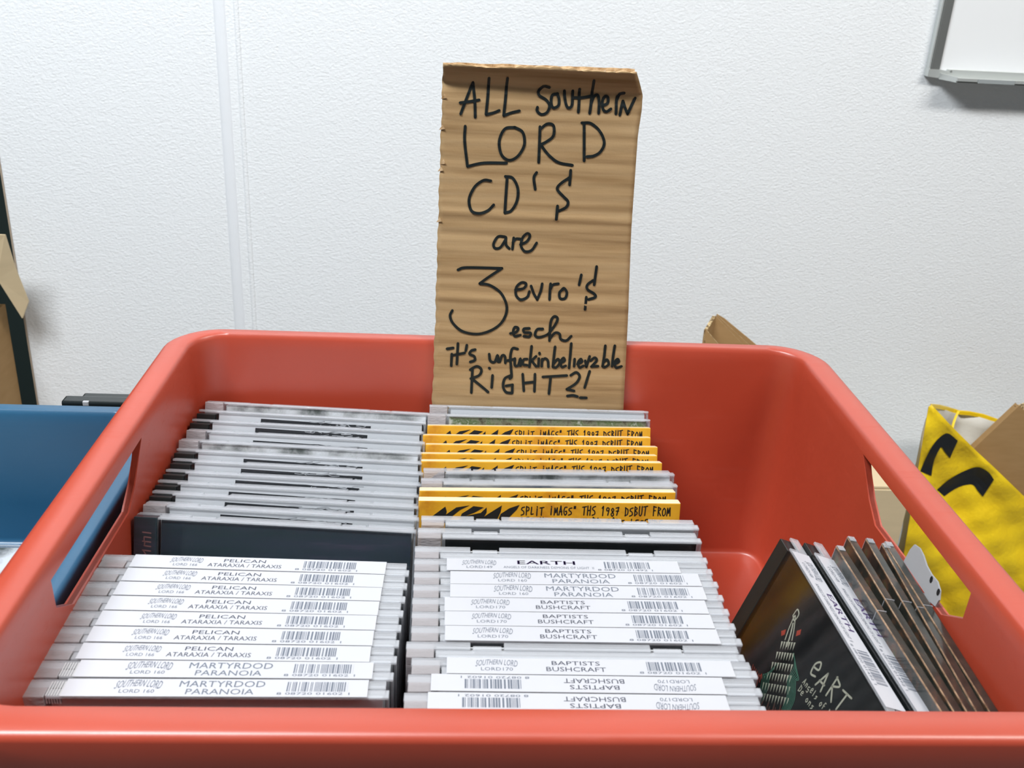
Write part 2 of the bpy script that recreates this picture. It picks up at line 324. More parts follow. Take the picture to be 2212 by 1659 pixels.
# ------------------------------------------------------------------ crates
def rrect(x0, x1, y0, y1, r, n=8):
    r = max(r, .5); out = []
    for cx, cy, a0 in ((x1-r, y1-r, 0), (x0+r, y1-r, 90), (x0+r, y0+r, 180), (x1-r, y0+r, 270)):
        for k in range(n+1):
            t = math.radians(a0+90*k/n); out.append((cx+r*math.cos(t), cy+r*math.sin(t)))
    return out
def crate(name, label, X0, X1, Y0, Y1, ztop, zfloor, mname, holes=True, rimw=15.0, lip=30, group=None, backf=.65):
    """outer rim rectangle X0..X1 x Y0..Y1; open box with a flat turned-over rim"""
    root = thing(name, ((X0+X1)/2, (Y0+Y1)/2, zfloor-5), label, 'crate', group)
    prof = []   # (inset from the outer rim, z, corner radius), from the inner floor out over the rim to the outer bottom
    H = ztop-zfloor
    for ins, z, r in [(rimw+22, zfloor, 10), (rimw+8, zfloor, 13), (rimw+5.5, zfloor+1.2, 15), (rimw+4.6, zfloor+4, 16),
                      (rimw+1.6, ztop-22, 19), (rimw+1.2, ztop-9, 20), (rimw+.6, ztop-3.4, 20), (rimw-.3, ztop-1.1, 21), (rimw-1.6, ztop, 22),
                      (3.0, ztop, 30), (1.0, ztop-.8, 31.5), (0, ztop-3, 32), (7.5, ztop-lip, 28), (9.5, ztop-lip, 27), (3, ztop-8, 30),
                      (rimw-3.2, ztop-8, 22), (rimw-1.5, ztop-24, 20), (rimw+1.8, zfloor-1, 16), (rimw+5, zfloor-5, 13), (rimw+22, zfloor-5, 10)]:
        prof.append([(x, y, z) for x, y in rrect(X0+ins, X1-ins, Y0+ins, Y1-ins*backf, r)])
    mb = Rel(((X0+X1)/2, (Y0+Y1)/2, zfloor-5)); N = len(prof[0])
    vs = [p for ring in prof for p in ring]; fs = []
    for i in range(len(prof)-1):
        for k in range(N):
            k2 = (k+1) % N; fs.append((i*N+k, i*N+k2, (i+1)*N+k2, (i+1)*N+k))
    fs.append(tuple(range(N))); fs.append(tuple(range((len(prof)-1)*N, len(prof)*N))[::-1])
    mb.add(vs, fs); me = mb.mesh('body', M[mname], True)
    body = put('body', me, root)
    if holes:
        cut = Rel(((X0+X1)/2, (Y0+Y1)/2, zfloor-5))
        zt = ztop-9.5
        zb = ztop-40
        poly = [(Y0+96, zt), (Y0+96, ztop-23), (Y0+112, ztop-33), (Y0+190, ztop-35), (Y0+203, ztop-27), (Y0+222, zt)]
        for xa in (X0+rimw-5, X1-30):
            cut.prism([(xa, y, z) for y, z in poly], (25-rimw+10, 0, 0))
        for xa, xb in ((X0-6, X0+rimw-5.5), (X1-rimw+5.5, X1+6)):     # the turned-down rim is cut away beside the hand holes
            cut.prism([(xa, Y0+58, ztop-60), (xa, Y0+262, ztop-60), (xa, Y0+262, ztop-9.2), (xa, Y0+58, ztop-9.2)], (xb-xa, 0, 0))
        co = put('cutter', cut.mesh('cutter', M[mname]), root)
        md = body.modifiers.new('holes', 'BOOLEAN'); md.object = co; md.operation = 'DIFFERENCE'; md.solver = 'EXACT'
        dg = bpy.context.evaluated_depsgraph_get(); dg.update()
        nm = bpy.data.meshes.new_from_object(body.evaluated_get(dg)); body.modifiers.clear(); body.data = nm
        bpy.data.objects.remove(co)
        # two collars round the hand holes, inside the walls
        for sx, xa, xb in ((0, X0+rimw-2.2, X0+rimw+1.0), (1, X1-rimw-1.0, X1-rimw+2.2)):
            g = Rel(((X0+X1)/2, (Y0+Y1)/2, zfloor-5)); n_ = len(poly); cy = Y0+150; cz = ztop-20
            out = [(y+(2.2 if y > cy else -2.2), z+(-2.2 if z < ztop-10 else 0)) for y, z in poly]
            vs = [(xx, *p) for xx in (xa, xb) for ring in (poly, out) for p in ring]
            fs = []
            for i in range(n_-1):
                j = i+1
                fs += [(i, j, n_+j, n_+i), (2*n_+i, 3*n_+i, 3*n_+j, 2*n_+j), (i, 2*n_+i, 2*n_+j, j), (n_+i, n_+j, 3*n_+j, 3*n_+i)]
            g.add(vs, fs); g.obj('hole_collar', M[mname], root)
    me = body.data
    for p in me.polygons: p.use_smooth = True
    bm = bmesh.new(); bm.from_mesh(me)
    for e in bm.edges:
        if len(e.link_faces) == 2 and e.calc_face_angle(0) > math.radians(50): e.smooth = False
    bm.to_mesh(me); bm.free()
    return root
RIMZ, FLZ = 37.0, -118.0
crate('storage_crate', 'red plastic crate holding two rows of discs and the cardboard sign', -160.6, 255.7, -46, 310.8, RIMZ, FLZ, 'red')
crate('storage_crate', 'blue plastic crate at the left, behind the red crate\'s rim', -156-420, -167, -46, 311, -20, -119, 'blue', holes=False, rimw=16, lip=26)

# ------------------------------------------------------------------ disc cases
CW, CH, CT = 142.0, 121.0, 10.0
def top3d(x0=0.0, flip=False, lift=0.0):
    """map label (u along the case, v across the edge) to case-local points on the top edge"""
    def f(u, v):
        if flip: u, v = CW-u, CT-v
        return (u, v, CH+.32+lift)
    return f
def logo(mb, x0, x1, y0, y1, f, mi):
    def warp(u, v, a, b): return a+(v-.5)*.9*0.6, b+(y1-y0)*.35*(1-(2*u-1)**2)-(y1-y0)*.25+ (v-.5)*(y1-y0)*(.3*abs(2*u-1))
    text(mb, 'SOUTHERN LORD', x0, x1, y0, y1, f, mi, warp)
def barcode(mb, x0, x1, y0, y1, f, seed, mi=0, digits=True):
    rnd = random.Random(seed); x = x0
    while x < x1:
        w = rnd.choice((.28, .28, .5, .75)); g = rnd.choice((.3, .3, .45, .8))
        mb.add([f(x, y0), f(min(x+w, x1), y0), f(min(x+w, x1), y1), f(x, y1)], [(0, 1, 2, 3)], mi); x += w+g
STYLES = {
 'title_two': dict(lab=(14.6, 131), logo=(32, 46.5), num='LORD 166', t1=('PELICAN', .395, .53), t2=('ATARAXIA / TARAXIS', .348, .585), bar=(.655, .824), seed=3, ridges=0),
 'wide_thin': dict(lab=(18, 133.6), logo=(37, 54.4), num='LORD 160', t1=('MARTYRDOD', .43, .66), t2=('PARANOIA', .452, .634), bar=(.72, .885), seed=5, ridges=1, big=1),
 'right_thin': dict(lab=(17, 134), logo=(37, 54.4), num='LORD 160', t1=('MARTYRDOD', .428, .664), t2=('PARANOIA', .452, .64), bar=(.724, .89), seed=5, ridges=0, big=1),
 'centre_two': dict(lab=(14.6, 132.5), logo=(26.5, 43.5), num='LORD170', t1=('BAPTISTS', .405, .545), t2=('BUSHCRAFT', .388, .56), bar=(.681, .843), seed=8, ridges=0),
 'bold_top': dict(lab=(15.6, 126.5), logo=(23, 39), num='LORD149', t1=('EARTH', .345, .538), t2=('ANGELS OF DARKNESS DEMONS OF LIGHT  II', .298, .60), bar=(.637, .79), seed=11, ridges=0, bold=1),
}
_proto = {}
def shell_parts(tray='clear', cover='white', sticker=None, flip=False, band=False):
    """mesh data for the parts of one jewel case: list of (name, mesh, [(sub name, mesh)...])"""
    key = (tray, cover, sticker, flip, band)
    if key in _proto: return _proto[key]
    P = []
    lid = MB(); lid.box(12.5, CW, 0, 1.1, 0, CH-1.6, 0, .35)
    P.append(('lid', lid.mesh('lid', M['clear']), [
        ('lid_rail', MB().box(12.6, CW-.1, .02, 4.4, CH-1.2, CH, 0, .4).box(CW-1.2, CW-.1, 1.2, 6, 1.5, CH-1.4, 0, .3)
         .box(28, 40, 4.7, 7.6, CH-1.3, CH-.2, 0, .3).box(104, 116, 4.7, 7.6, CH-1.3, CH-.2, 0, .3).mesh('lid_rail', M['clear_rail']), [])]))
    base = MB(); base.box(0, CW-.3, CT-1.1, CT, 0, CH-1.9, 0, .35)
    P.append(('case_back', base.mesh('case_back', M['clear']), [
        ('back_rail', MB().box(.2, 27, 5.2, CT-.02, CH-1.6, CH-.2, 0, .4).box(41, 103, 5.2, CT-.02, CH-1.6, CH-.2, 0, .4)
         .box(117, CW-1.5, 5.2, CT-.02, CH-1.6, CH-.2, 0, .4).mesh('back_rail', M['clear_rail']), [])]))
    tm = M['black_plastic'] if tray == 'black' else M['clear_pink']
    tm2 = M['black_plastic'] if tray == 'black' else M['tray_clear']
    if tray == 'dark': tm = M['dark_cover']
    hb = MB(); hb.box(.5, 12, .2, CT-1.3, 1, CH-(2.2 if tray == 'black' else .3), 0, .5)
    P.append(('hinge_block', hb.mesh('hinge_block', tm), []))
    tp = MB(); tp.box(12.3, CW-2, 5.4, 7.4, 2, CH-2.4)
    if tray == 'black': tp.box(CW-8, CW-2, 2.6, 5.3, CH-6, CH-2.2)
    if sticker and STYLES[sticker]['ridges']:
        for k in range(6): tp.box(12.4+k*1.0, 12.9+k*1.0, .6, CT-1.5, CH-4, CH+.05)
    P.append(('disc_tray', tp.mesh('disc_tray', tm2), []))
    cm = {'white': M['white_card'], 'dark': M['dark_cover'], 'black': M['black_cover'], 'green': M['green_art'],
          'streak': M['streak_art'], 'blue': M['blue_art'], 'earth': M['black_cover']}[cover]
    bk = MB(); bk.box(14, CW-2.5, 1.4, 3.0, 1.6, CH-1.6)
    subs = []
    if band:
        g = MB(); zt = CH-3.0-band
        x0_, x1_ = 40, 108
        top = [(x0_+(x1_-x0_)*k/14, zt-2.2*k/14*.4+random.uniform(-.25, .25)*(k > 7)) for k in range(15)]
        g.add([(x, 1.33, z) for x, z in top]+[(x-3, 1.33, zt-70) for x, z in top], [(i, i+1, 16+i, 15+i) for i in range(14)])
        subs.append(('cover_band', g.mesh('cover_band', M['black']), []))
        g = MB()
        rnd = random.Random(band*100)
        for k in range(16):
            x = rnd.uniform(70, 106); z = zt-rnd.uniform(.2, 5)
            ribbon(g, [(x, z), (x+rnd.uniform(1, 5), z+rnd.uniform(-.8, .8)), (x+rnd.uniform(5, 9), z+rnd.uniform(-1.2, 1))], rnd.uniform(.25, .7), lambda u, v: (u, 1.27, v))
        subs.append(('cover_strokes', g.mesh('cover_strokes', M['grey_card']), []))
    if cover == 'dark':
        g = MB(); rnd = random.Random(4)
        for k in range(13):
            z = CH-8-k*2.3; f = lambda u, v: (u, .12, v)
            ribbon(g, [(5.2+(k % 2)*.8, z), (9.2, z-.3)], .7, f, smooth=False)
            if k % 3: ribbon(g, [(5.2+rnd.uniform(0, 3), z), (5.6+rnd.uniform(0, 3), z-2.0)], .6, f, smooth=False)
        subs.append(('lettering', g.mesh('lettering', M['pink_print']), []))
    P.append(('booklet', bk.mesh('booklet', cm), subs))
    il = MB(); il.box(13, CW-2, CT-1.9, CT-1.4, 1.6, CH-1.8)
    P.append(('inlay_card', il.mesh('inlay_card', M['white_card']), []))
    if sticker:
        S = STYLES[sticker]; a, b = S['lab']; f = top3d(0, flip); big = S.get('big')
        lb = MB(); xa, xb = (CW-b, CW-a) if flip else (a, b); lb.box(xa, xb, .1, CT-.1, CH+.02, CH+.25, 0, .08)
        lg = MB(); logo(lg, *S['logo'], 5.4, 8.4 if not big else 8.9, f, 0)
        lx0, lx1 = S['logo']; w_ = lx1-lx0; g = MB()
        text(g, S['num'], lx0+w_*.12, lx1-w_*.12, 2.0, 3.9, f, 0)
        t1, u0, u1 = S['t1']; t2, w0, w1 = S['t2']
        g2 = MB()
        if S.get('bold'):
            text(g2, t1, u0*CW, u1*CW, 5.6, 8.6, f, 0, weight=.25); text(g, t2, w0*CW, w1*CW, 2.2, 4.0, f, 0)
        elif big:
            text(g, t1, u0*CW, u1*CW, 5.4, 8.8, f, 0); text(g, t2, w0*CW, w1*CW, 1.3, 4.3, f, 0)
        else:
            text(g2, t1, u0*CW, u1*CW, 5.8, 8.2, f, 0); text(g2, t2, w0*CW, w1*CW, 2.0, 4.6, f, 0)
        bc = MB(); barcode(bc, S['bar'][0]*CW, S['bar'][1]*CW, 3.0, 8.4, f, S['seed'])
        rd = random.Random(2)
        text(bc, '8 08720 01%d2 1' % (49 if S.get('bold') else 60), S['bar'][0]*CW-3.5, S['bar'][1]*CW+1, 1.2, 2.5, f, 0)
        subs = [('logo_lettering', lg.mesh('logo_lettering', M['print_grey']), []), ('lettering', g.mesh('lettering', M['print_grey']), []), ('barcode', bc.mesh('barcode', M['print_grey']), [])]
        if g2.v: subs.append(('title', g2.mesh('title', M['print_violet'] if S.get('bold') else M['print_dark']), []))
        P.append(('top_sticker', lb.mesh('top_sticker', M['paper']), subs))
    _proto[key] = P; return P
def attach(root, parts):
    for n_, me, subs in parts:
        o = put(n_, me, root); o.location = (0, 0, 0)
        for n2, me2, _ in subs:
            o2 = put(n2, me2, o); o2.location = (0, 0, 0)

def set_pose(o, xl, tl, tr_, a, H=CH, t=CT, width=CW):
    """xl: left end X; tl, tr_: Y of the top back edge at the two ends; a: backward lean"""
    yaw = math.atan2(tr_-tl, width)
    T = tl; bx = xl; by = T-t*math.cos(a)-H*math.sin(a); bz = FLZ+t*math.sin(a)
    o.location = W(bx, by, bz+.1); o.rotation_euler = (-a, 0, yaw)

# yellow card sleeves ------------------------------------------------
GL = {  # hand lettering strokes in a unit box
 'S': [[(.9, .95), (.3, .85), (.2, .62), (.7, .45), (.75, .15), (.1, .0)]], 'P': [[(.2, 0), (.2, 1)], [(.2, .95), (.8, .85), (.75, .55), (.2, .45)]],
 'L': [[(.3, 1), (.2, .05)], [(.2, .05), (.75, .12)]], 'I': [[(.5, 1), (.45, 0)]], 'i': [[(.5, .75), (.45, 0)], [(.5, .98), (.55, .9)]],
 'T': [[(.0, .92), (1, 1)], [(.5, .95), (.4, 0)]], 'M': [[(.05, 0), (.2, .9)], [(.2, .9), (.45, .3)], [(.45, .3), (.8, .95)], [(.8, .95), (.9, 0)]],
 'A': [[(.05, 0), (.5, 1)], [(.5, 1), (.8, 0)], [(.15, .35), (.8, .4)]], 'G': [[(.85, .9), (.3, .85), (.1, .4), (.4, .02), (.8, .2), (.75, .45), (.45, .42)]],
 'H': [[(.15, 1), (.1, 0)], [(.1, .5), (.8, .55)], [(.85, 1), (.75, 0)]], '1': [[(.2, .8), (.5, 1)], [(.5, 1), (.4, 0)]],
 '9': [[(.7, .6), (.2, .6), (.25, .95), (.75, .9), (.7, .5), (.5, 0)]], '8': [[(.5, .5), (.15, .25), (.45, 0), (.8, .25), (.25, .75), (.5, 1), (.8, .75), (.5, .5)]],
 '7': [[(.15, .85), (.85, .95)], [(.85, .95), (.4, 0)], [(.2, .5), (.85, .5)]], 'D': [[(.2, 0), (.2, 1)], [(.1, .97), (.8, .75), (.75, .2), (.1, .02)]],
 'B': [[(.2, 0), (.2, 1)], [(.2, .95), (.75, .8), (.25, .55)], [(.25, .55), (.85, .3), (.2, 0)]], 'U': [[(.15, 1), (.15, .2), (.5, 0), (.8, .3), (.85, 1)]],
 'F': [[(.2, 0), (.2, 1)], [(.15, .98), (.85, .9)], [(.2, .55), (.7, .55)]], 'R': [[(.2, 0), (.2, 1)], [(.15, .97), (.8, .8), (.2, .5)], [(.25, .5), (.9, 0)]],
 'O': [[(.5, 1), (.1, .6), (.3, .05), (.8, .2), (.85, .75), (.5, 1)]], 'E': [[(.85, .95), (.25, .9), (.25, .55), (.7, .5)], [(.25, .52), (.2, .08), (.8, .08)]],
 '"': [[(.3, 1), (.25, .75)], [(.6, 1), (.55, .75)]], ' ': [], 'N': [[(.1, 0), (.15, 1)], [(.15, 1), (.75, 0)], [(.75, 0), (.85, 1)]],
 'C': [[(.85, .9), (.3, .9), (.12, .4), (.4, .02), (.85, .15)]], 'Y': [[(.1, 1), (.45, .5)], [(.85, 1), (.35, 0)]],
 'e': [[(.2, .35), (.8, .45), (.6, .75), (.2, .5), (.3, .05), (.85, .12)]], 'a': [[(.75, .6), (.2, .55), (.2, .1), (.7, .2), (.75, .6), (.8, 0)]],
 'n': [[(.15, 0), (.2, .6)], [(.2, .45), (.65, .6), (.75, 0)]], 'g': [[(.75, .6), (.2, .5), (.3, .1), (.75, .2), (.7, -.3), (.2, -.3)]],
 'l': [[(.45, 1), (.45, 0)]], 's': [[(.8, .6), (.25, .5), (.7, .25), (.2, 0)]], 'o': [[(.5, .6), (.15, .3), (.5, 0), (.8, .3), (.5, .6)]],
 'f': [[(.8, .95), (.4, .9), (.4, 0)], [(.15, .5), (.75, .5)]], 'd': [[(.75, 1), (.75, 0)], [(.75, .5), (.2, .5), (.3, .02), (.75, .1)]],
 'r': [[(.2, .6), (.2, 0)], [(.2, .4), (.7, .6)]], 'k': [[(.2, 1), (.2, 0)], [(.7, .6), (.2, .3)], [(.25, .3), (.8, 0)]],
}
def hand(mb, s, x0, x1, y0, y1, w, f, mi=0, jit=.12, seed=1):
    rnd = random.Random(seed); n_ = len(s); cw = (x1-x0)/n_
    for i, ch in enumerate(s):
        dy = rnd.uniform(-jit, jit)*(y1-y0)*.6; sc_ = 1+rnd.uniform(-jit, jit)
        for stv in GL.get(ch, []):
            ribbon(mb, [(x0+cw*(i+.06+.82*u), y0+dy+(y1-y0)*v*sc_) for u, v in stv], w, f, mi)
ST = 6.4; SH = 121.0
def sleeve_parts():
    if 'sleeve' in _proto: return _proto['sleeve']
    f = lambda u, v: (u, -.12, v)
    body = MB().box(0, 140, 0, ST, 0, SH, 0, .7)
    me = body.mesh('card_sleeve', [M['sleeve'], M['sleeve_glare']])
    for p in me.polygons:
        if p.normal.z > .5: p.material_index = 1
    g = MB(); z1 = SH-2.8
    hand(g, 'SPLiT iMAGS" THS 1987 DSBUT FROM', 54, 135, z1-4.6, z1+.2, .60, f, seed=3)
    hand(g, 'LEGENDARY DC HARD CORE LEGENDS', 54, 131, z1-11.6, z1-6.4, .60, f, seed=5)
    e = MB()   # jagged emblem: swooping blades
    def blade(pts): e.add([f(x, SH-z) for x, z in pts], [tuple(range(len(pts)))])
    for pts in ([(14.2, 3.2), (15.0, 6), (13.5, 12), (8.5, 12), (5, 11), (7, 9)],
                [(20, 3.6), (27, 2.4), (22, 5), (18, 8.5), (16, 12), (12.5, 12.5), (13.5, 8.5)],
                [(29, 2.8), (34.5, 3.5), (29.5, 6.5), (22, 9.5), (23, 7), (26, 5)],
                [(24, 8.6), (33, 6.5), (36, 3.4), (36, 6.4), (32, 14), (20, 14), (20, 12)],
                [(44, 2.2), (43.4, 6), (41, 12), (34, 12), (32, 10.8), (37, 7)],
                [(53.4, 1.8), (52, 4.5), (48, 9), (47, 13), (41.5, 12.5), (43.5, 7), (48, 3.8)]):
        blade(pts)
    _proto['sleeve'] = [('card_sleeve', me, []), ('lettering', g.mesh('lettering', M['black']), []), ('emblem', e.mesh('emblem', M['black']), [])]
    wrap = MB(); wrap.box(-.25, 140.25, -.35, ST+.3, -.05, SH+.45, 0, .9)
    return _proto['sleeve']

ORD = ['frontmost', 'second', 'third', 'fourth', 'fifth', 'sixth', 'seventh', 'eighth', 'ninth', 'tenth', 'eleventh', 'twelfth', 'thirteenth', 'fourteenth',
       'fifteenth', 'sixteenth', 'seventeenth', 'eighteenth', 'nineteenth', 'twentieth', 'twenty-first', 'twenty-second', 'twenty-third', 'twenty-fourth', 'twenty-fifth']
def nth(i, n_, row):
    if i == 0: return 'frontmost of the %s row' % row
    if i == n_-1: return 'rearmost of the %s row' % row
    return '%s from front in the %s row' % (ORD[i], row)

# left row, front to back: (x left, Y back-top left end, Y back-top right end, kind...)
LEFT = [(-148.0, 20.0, 20.6, dict(tray='clear', sticker='wide_thin')), (-146.9, 31.0, 31.0, dict(tray='clear', sticker='wide_thin'))]
for i, (y0, y1) in enumerate([(41.6, 41.0), (52.4, 51.2), (63.0, 61.4), (73.6, 71.4), (84.2, 81.6), (94.8, 91.6), (105.6, 101.8)]):
    LEFT.append((-146.2+.35*i, y0, y1, dict(tray='clear', sticker='title_two')))
TT = [152.5, 165.0, 178.0, 190.5, 202.5, 215.0, 227.2, 239.2, 252.0, 265.5, 279.0, 291.5]
KD = [dict(tray='dark', cover='dark'), dict(tray='clear', cover='white', band=.5), dict(tray='black', cover='white', band=.3), dict(tray='black', cover='white', band=.6),
      dict(tray='black', cover='white', band=.4), dict(tray='black', cover='white', band=.2), dict(tray='black', cover='white', band=.5), dict(tray='clear', cover='streak'),
      dict(tray='clear', cover='white', band=1.4), dict(tray='black', cover='white', band=.1), dict(tray='black', cover='white', band=.5), dict(tray='clear', cover='streak')]
for k, (T_, kd) in enumerate(zip(TT, KD)):
    LEFT.append((-144.6+[0, .6, 0, -.6, .3, .8, 0, -.4, .6, -.4, .4, 2.2][k]*1.2, T_, T_-9.8, kd))
RIGHT = [(-.6, 14.0, 13.0, dict(tray='clear', sticker='centre_two', flip=True)), (0.4, 24.6, 23.4, dict(tray='clear', sticker='centre_two', flip=True)),
         (1.4, 34.8, 33.8, dict(tray='clear', sticker='centre_two')), (-1.2, 45.0, 44.0, dict(tray='clear', cover='white')),
         (.4, 55.4, 54.6, dict(tray='clear', sticker='centre_two')), (.2, 65.4, 65.0, dict(tray='clear', sticker='centre_two')), (0, 75.4, 75.4, dict(tray='clear', sticker='centre_two')),
         (0, 85.4, 85.8, dict(tray='clear', sticker='right_thin')), (0, 95.4, 96.2, dict(tray='clear', sticker='right_thin')),
         (-.4, 106.0, 106.4, dict(tray='clear', sticker='bold_top')), (-.6, 116.6, 116.0, dict(tray='clear', cover='white')),
         (.2, 133.4, 132.9, dict(tray='clear', cover='black')), (1.6, 145.0, 145.4, dict(tray='clear', cover='white')),
         (0, 166.8, 169.0, 'sleeve'), (.3, 178.6, 182.0, 'sleeve'), (.4, 189.2, 191.4, dict(tray='clear', cover='blue')), (1.6, 201.6, 204.6, dict(tray='clear', cover='streak')),
         (.4, 215.2, 219.2, 'sleeve'), (-.2, 227.0, 230.8, 'sleeve'), (2.2, 239.4, 242.6, 'sleeve'), (.2, 251.4, 255.0, 'sleeve'), (2.6, 264.6, 268.4, 'sleeve'),
         (.6, 281.0, 280.6, dict(tray='clear', cover='green')), (1.2, 294.0, 292.6, dict(tray='clear', cover='white'))]
def looks(kd):
    if kd == 'sleeve': return 'yellow card disc sleeve, black hand lettering'
    if kd.get('sticker'):
        return {'title_two': 'white-stickered clear CD case, two-line title', 'wide_thin': 'white-stickered clear CD case, large thin letters',
                'right_thin': 'white-stickered clear CD case, large thin letters',
                'centre_two': 'white-stickered clear CD case' + (', sticker upside down' if kd.get('flip') else ', short two-line title'),
                'bold_top': 'white-stickered clear CD case, dark capital title'}[kd['sticker']]
    c = kd['cover']
    if c == 'dark': return 'clear CD case showing its dark slate cover'
    if c == 'black': return 'clear CD case with a black cover'
    if c == 'green': return 'clear CD case with a greenish painted cover'
    if c == 'blue': return 'clear CD case with a grey-blue cover'
    if c == 'streak': return 'clear CD case with grey streaked cover'
    if kd['tray'] == 'black': return 'CD case with black hinge and white cover'
    return 'plain clear CD case with white cover, no sticker'
def fill(rows, row):
    prevB = -1e9; sh = 1.5
    for i, (xl, tl, tr_, kd) in enumerate(rows):
        t = ST if kd == 'sleeve' else CT
        mn = tl
        s_ = max(0.0, min(.36, (mn-t-prevB-.3)/CH)) if i else 0.0
        if tl < 120: s_ = 0.0
        a = math.asin(s_)
        lab = '%s, %s' % (looks(kd), nth(i, len(rows), row))
        nm = 'disc_sleeve' if kd == 'sleeve' else 'cd_case'
        o = thing(nm, (0, 0, 0), lab, 'CD', 'discs in the %s row of the red crate' % row)
        set_pose(o, xl, tl, tr_, a, t=t)
        attach(o, sleeve_parts() if kd == 'sleeve' else shell_parts(**kd))
        prevB = tl-CH*math.sin(a)
fill(LEFT, 'left'); fill(RIGHT, 'right')

# ------------------------------------------------------------------ discs leaning sideways at the right
def side_pose(o, back, front, a, t):
    """case whose width runs from the rear point to the front point of its top left edge, leaning to the right by a"""
    b, f_ = Vector(back), Vector(front); d = (f_-b); d.z = 0; d.normalize()    # local +x runs to the front
    # local y (thickness, front cover -> back cover) points right/down; local z is up, tilted right
    nrm = Vector((-d.y, d.x, 0))          # perpendicular, to the right (+X) when d = -Y
    if nrm.x < 0: nrm = -nrm
    zz = Vector((0, 0, 1))*math.cos(a)+nrm*math.sin(a); yy = nrm*math.cos(a)-Vector((0, 0, 1))*math.sin(a)
    return d, yy, zz
def place_side(name, lab, cat, back, front, a, t, parts, H):
    d, yy, zz = side_pose(None, back, front, a, t)
    lo = Vector(back)-zz*H
    o = thing(name, (0, 0, 0), lab, cat, 'discs leaning at the right of the red crate')
    mtx = Matrix((d, yy, zz)).transposed().to_4x4(); mtx.translation = W(*lo); o.matrix_world = mtx
    attach(o, parts); return o
def earth_parts():
    P = list(shell_parts(tray='black', cover='earth', sticker='bold_top')); out = []
    for n_, me, subs in P:
        if n_ == 'booklet':
            f = lambda a_, r_: (51+a_*.79+r_*.45, 1.3, CH-(33-a_*.6+r_*.9))     # figure axes on the cover
            subs = list(subs); rnd = random.Random(3)
            g = MB()   # pale toothed rows, narrow at the top
            for r_ in range(6):
                zc = -3+r_*5.2; w_ = 5.5+r_*1.5
                n_t = 6+r_
                for k in range(n_t):
                    x = -w_+2*w_*k/(n_t-1)
                    g.add([f(x-.8, zc), f(x+.8, zc), f(x+.1, zc+4.0)], [(0, 1, 2)])
            ribbon(g, [(-3.4, -4), (-2.6, -10), (-.6, -16), (1.6, -10), (2.6, -4)], .8, f)
            ribbon(g, [(-2.4, -16), (0, -19), (2.4, -16.5), (0, -13.6), (-2.4, -16)], .8, f)
            ribbon(g, [(-.4, -12), (0, -6), (-.4, -1)], 1.1, f)
            subs.append(('painted_teeth', g.mesh('painted_teeth', M['art_cream']), []))
            g = MB()
            for k in range(7):
                x = 9+k*1.1; ribbon(g, [(x-2, 2+k*1.3), (x+1.5, 8+k), (x-.5, 15), (x+2.5, 23), (x+.6, 30)], .45, f)
            for k in range(6):
                x = -8-k*1.3; ribbon(g, [(x+3, 8+k*1.6), (x, 14), (x+1, 21), (x-2, 29)], .4, f)
            subs.append(('green_strokes', g.mesh('green_strokes', M['art_green']), []))
            g = MB()
            g.add([f(-9, -8), f(-5, -9), f(-5, -6.4), f(-7.6, -5.6)], [(0, 1, 2, 3)]); g.add([f(4.6, -8.6), f(8, -9.6), f(8.2, -7), f(5, -6)], [(0, 1, 2, 3)])
            for k in range(7): ribbon(g, [(-27+k*1.9, 30-k*2), (-25+k*1.5, 20-k), (-26+k*1.9, 10+k)], .6, f)
            subs.append(('red_marks', g.mesh('red_marks', M['art_red']), []))
            g = MB()
            for k in range(12): ribbon(g, [(-8+k*1.8, 27+(k % 3)*2), (-10+k*2.1, 36), (-12+k*2.4, 48)], 1.1, f)
            subs.append(('rust_strokes', g.mesh('rust_strokes', M['art_rust']), []))
            g = MB(); tf = lambda u, v: (u, 1.28, CH-24+(u-77)*.15+v)
            hand(g, 'eARTh', 73, 116, -4, 6, 1.0, tf, seed=2)
            hand(g, 'Angels of Darkness', 74, 118, -9.6, -6.4, .45, tf, seed=4)
            hand(g, 'Demons of Light', 74, 114, -14.4, -11.2, .45, tf, seed=6)
            subs.append(('cover_lettering', g.mesh('cover_lettering', M['art_cream']), []))
        out.append((n_, me, subs))
    return out
EP = earth_parts()
place_side('cd_case', 'clear CD case with black painted cover, leaning against its neighbour right of the rows', 'CD', (187.0, 136.6, 0.5), (191.6, 11.3, 0.5), math.radians(19), CT, EP, CH)
place_side('cd_case', 'clear CD case with white top sticker, between the black cover and dark sleeves', 'CD', (198.6, 133.2, 0.5), (203.4, 11.4, 0.5), math.radians(19), CT, EP, CH)
DT = 4.3; DH = 121.0
def digi(k):
    body = MB().box(0, 138, 0, DT, 0, DH, 0, .5); me = body.mesh('card_body', [M['digipak'], M['digipak_edge'], M['grey_card']])
    for p in me.polygons:
        if p.normal.z > .5 or p.normal.x < -.5: p.material_index = 0
    e = MB().box(.3, 137.7, -.25, .35, DH-.55, DH+.1, 0, .15)
    w = MB().box(52, 52.5, -.2, DT+.2, DH-12, DH+.25); w.box(-.5, 3.5, .5, DT-.5, DH+.05, DH+.5, 0, .15).box(-.6, -.1, .2, DT-.2, DH-16, DH, 0, .1)  # seam strip, plus whitish end plates standing in for the wrap's highlight
    return [('card_body', me, []), ('worn_edge', e.mesh('worn_edge', M['digipak_edge']), []), ('wrap_seam_glint', w.mesh('wrap_seam_glint', M['clear_rail']), [])]
DG = digi(0)
pts = [((1806, 1180), (2026, 1525)), ((1830, 1160), (2053, 1525)), ((1870, 1164), (2081, 1525)), ((1912, 1175), (2102, 1525)), ((1955, 1172), (2130, 1525))]
words_ = ['leftmost', 'second', 'middle', 'fourth', 'rightmost']
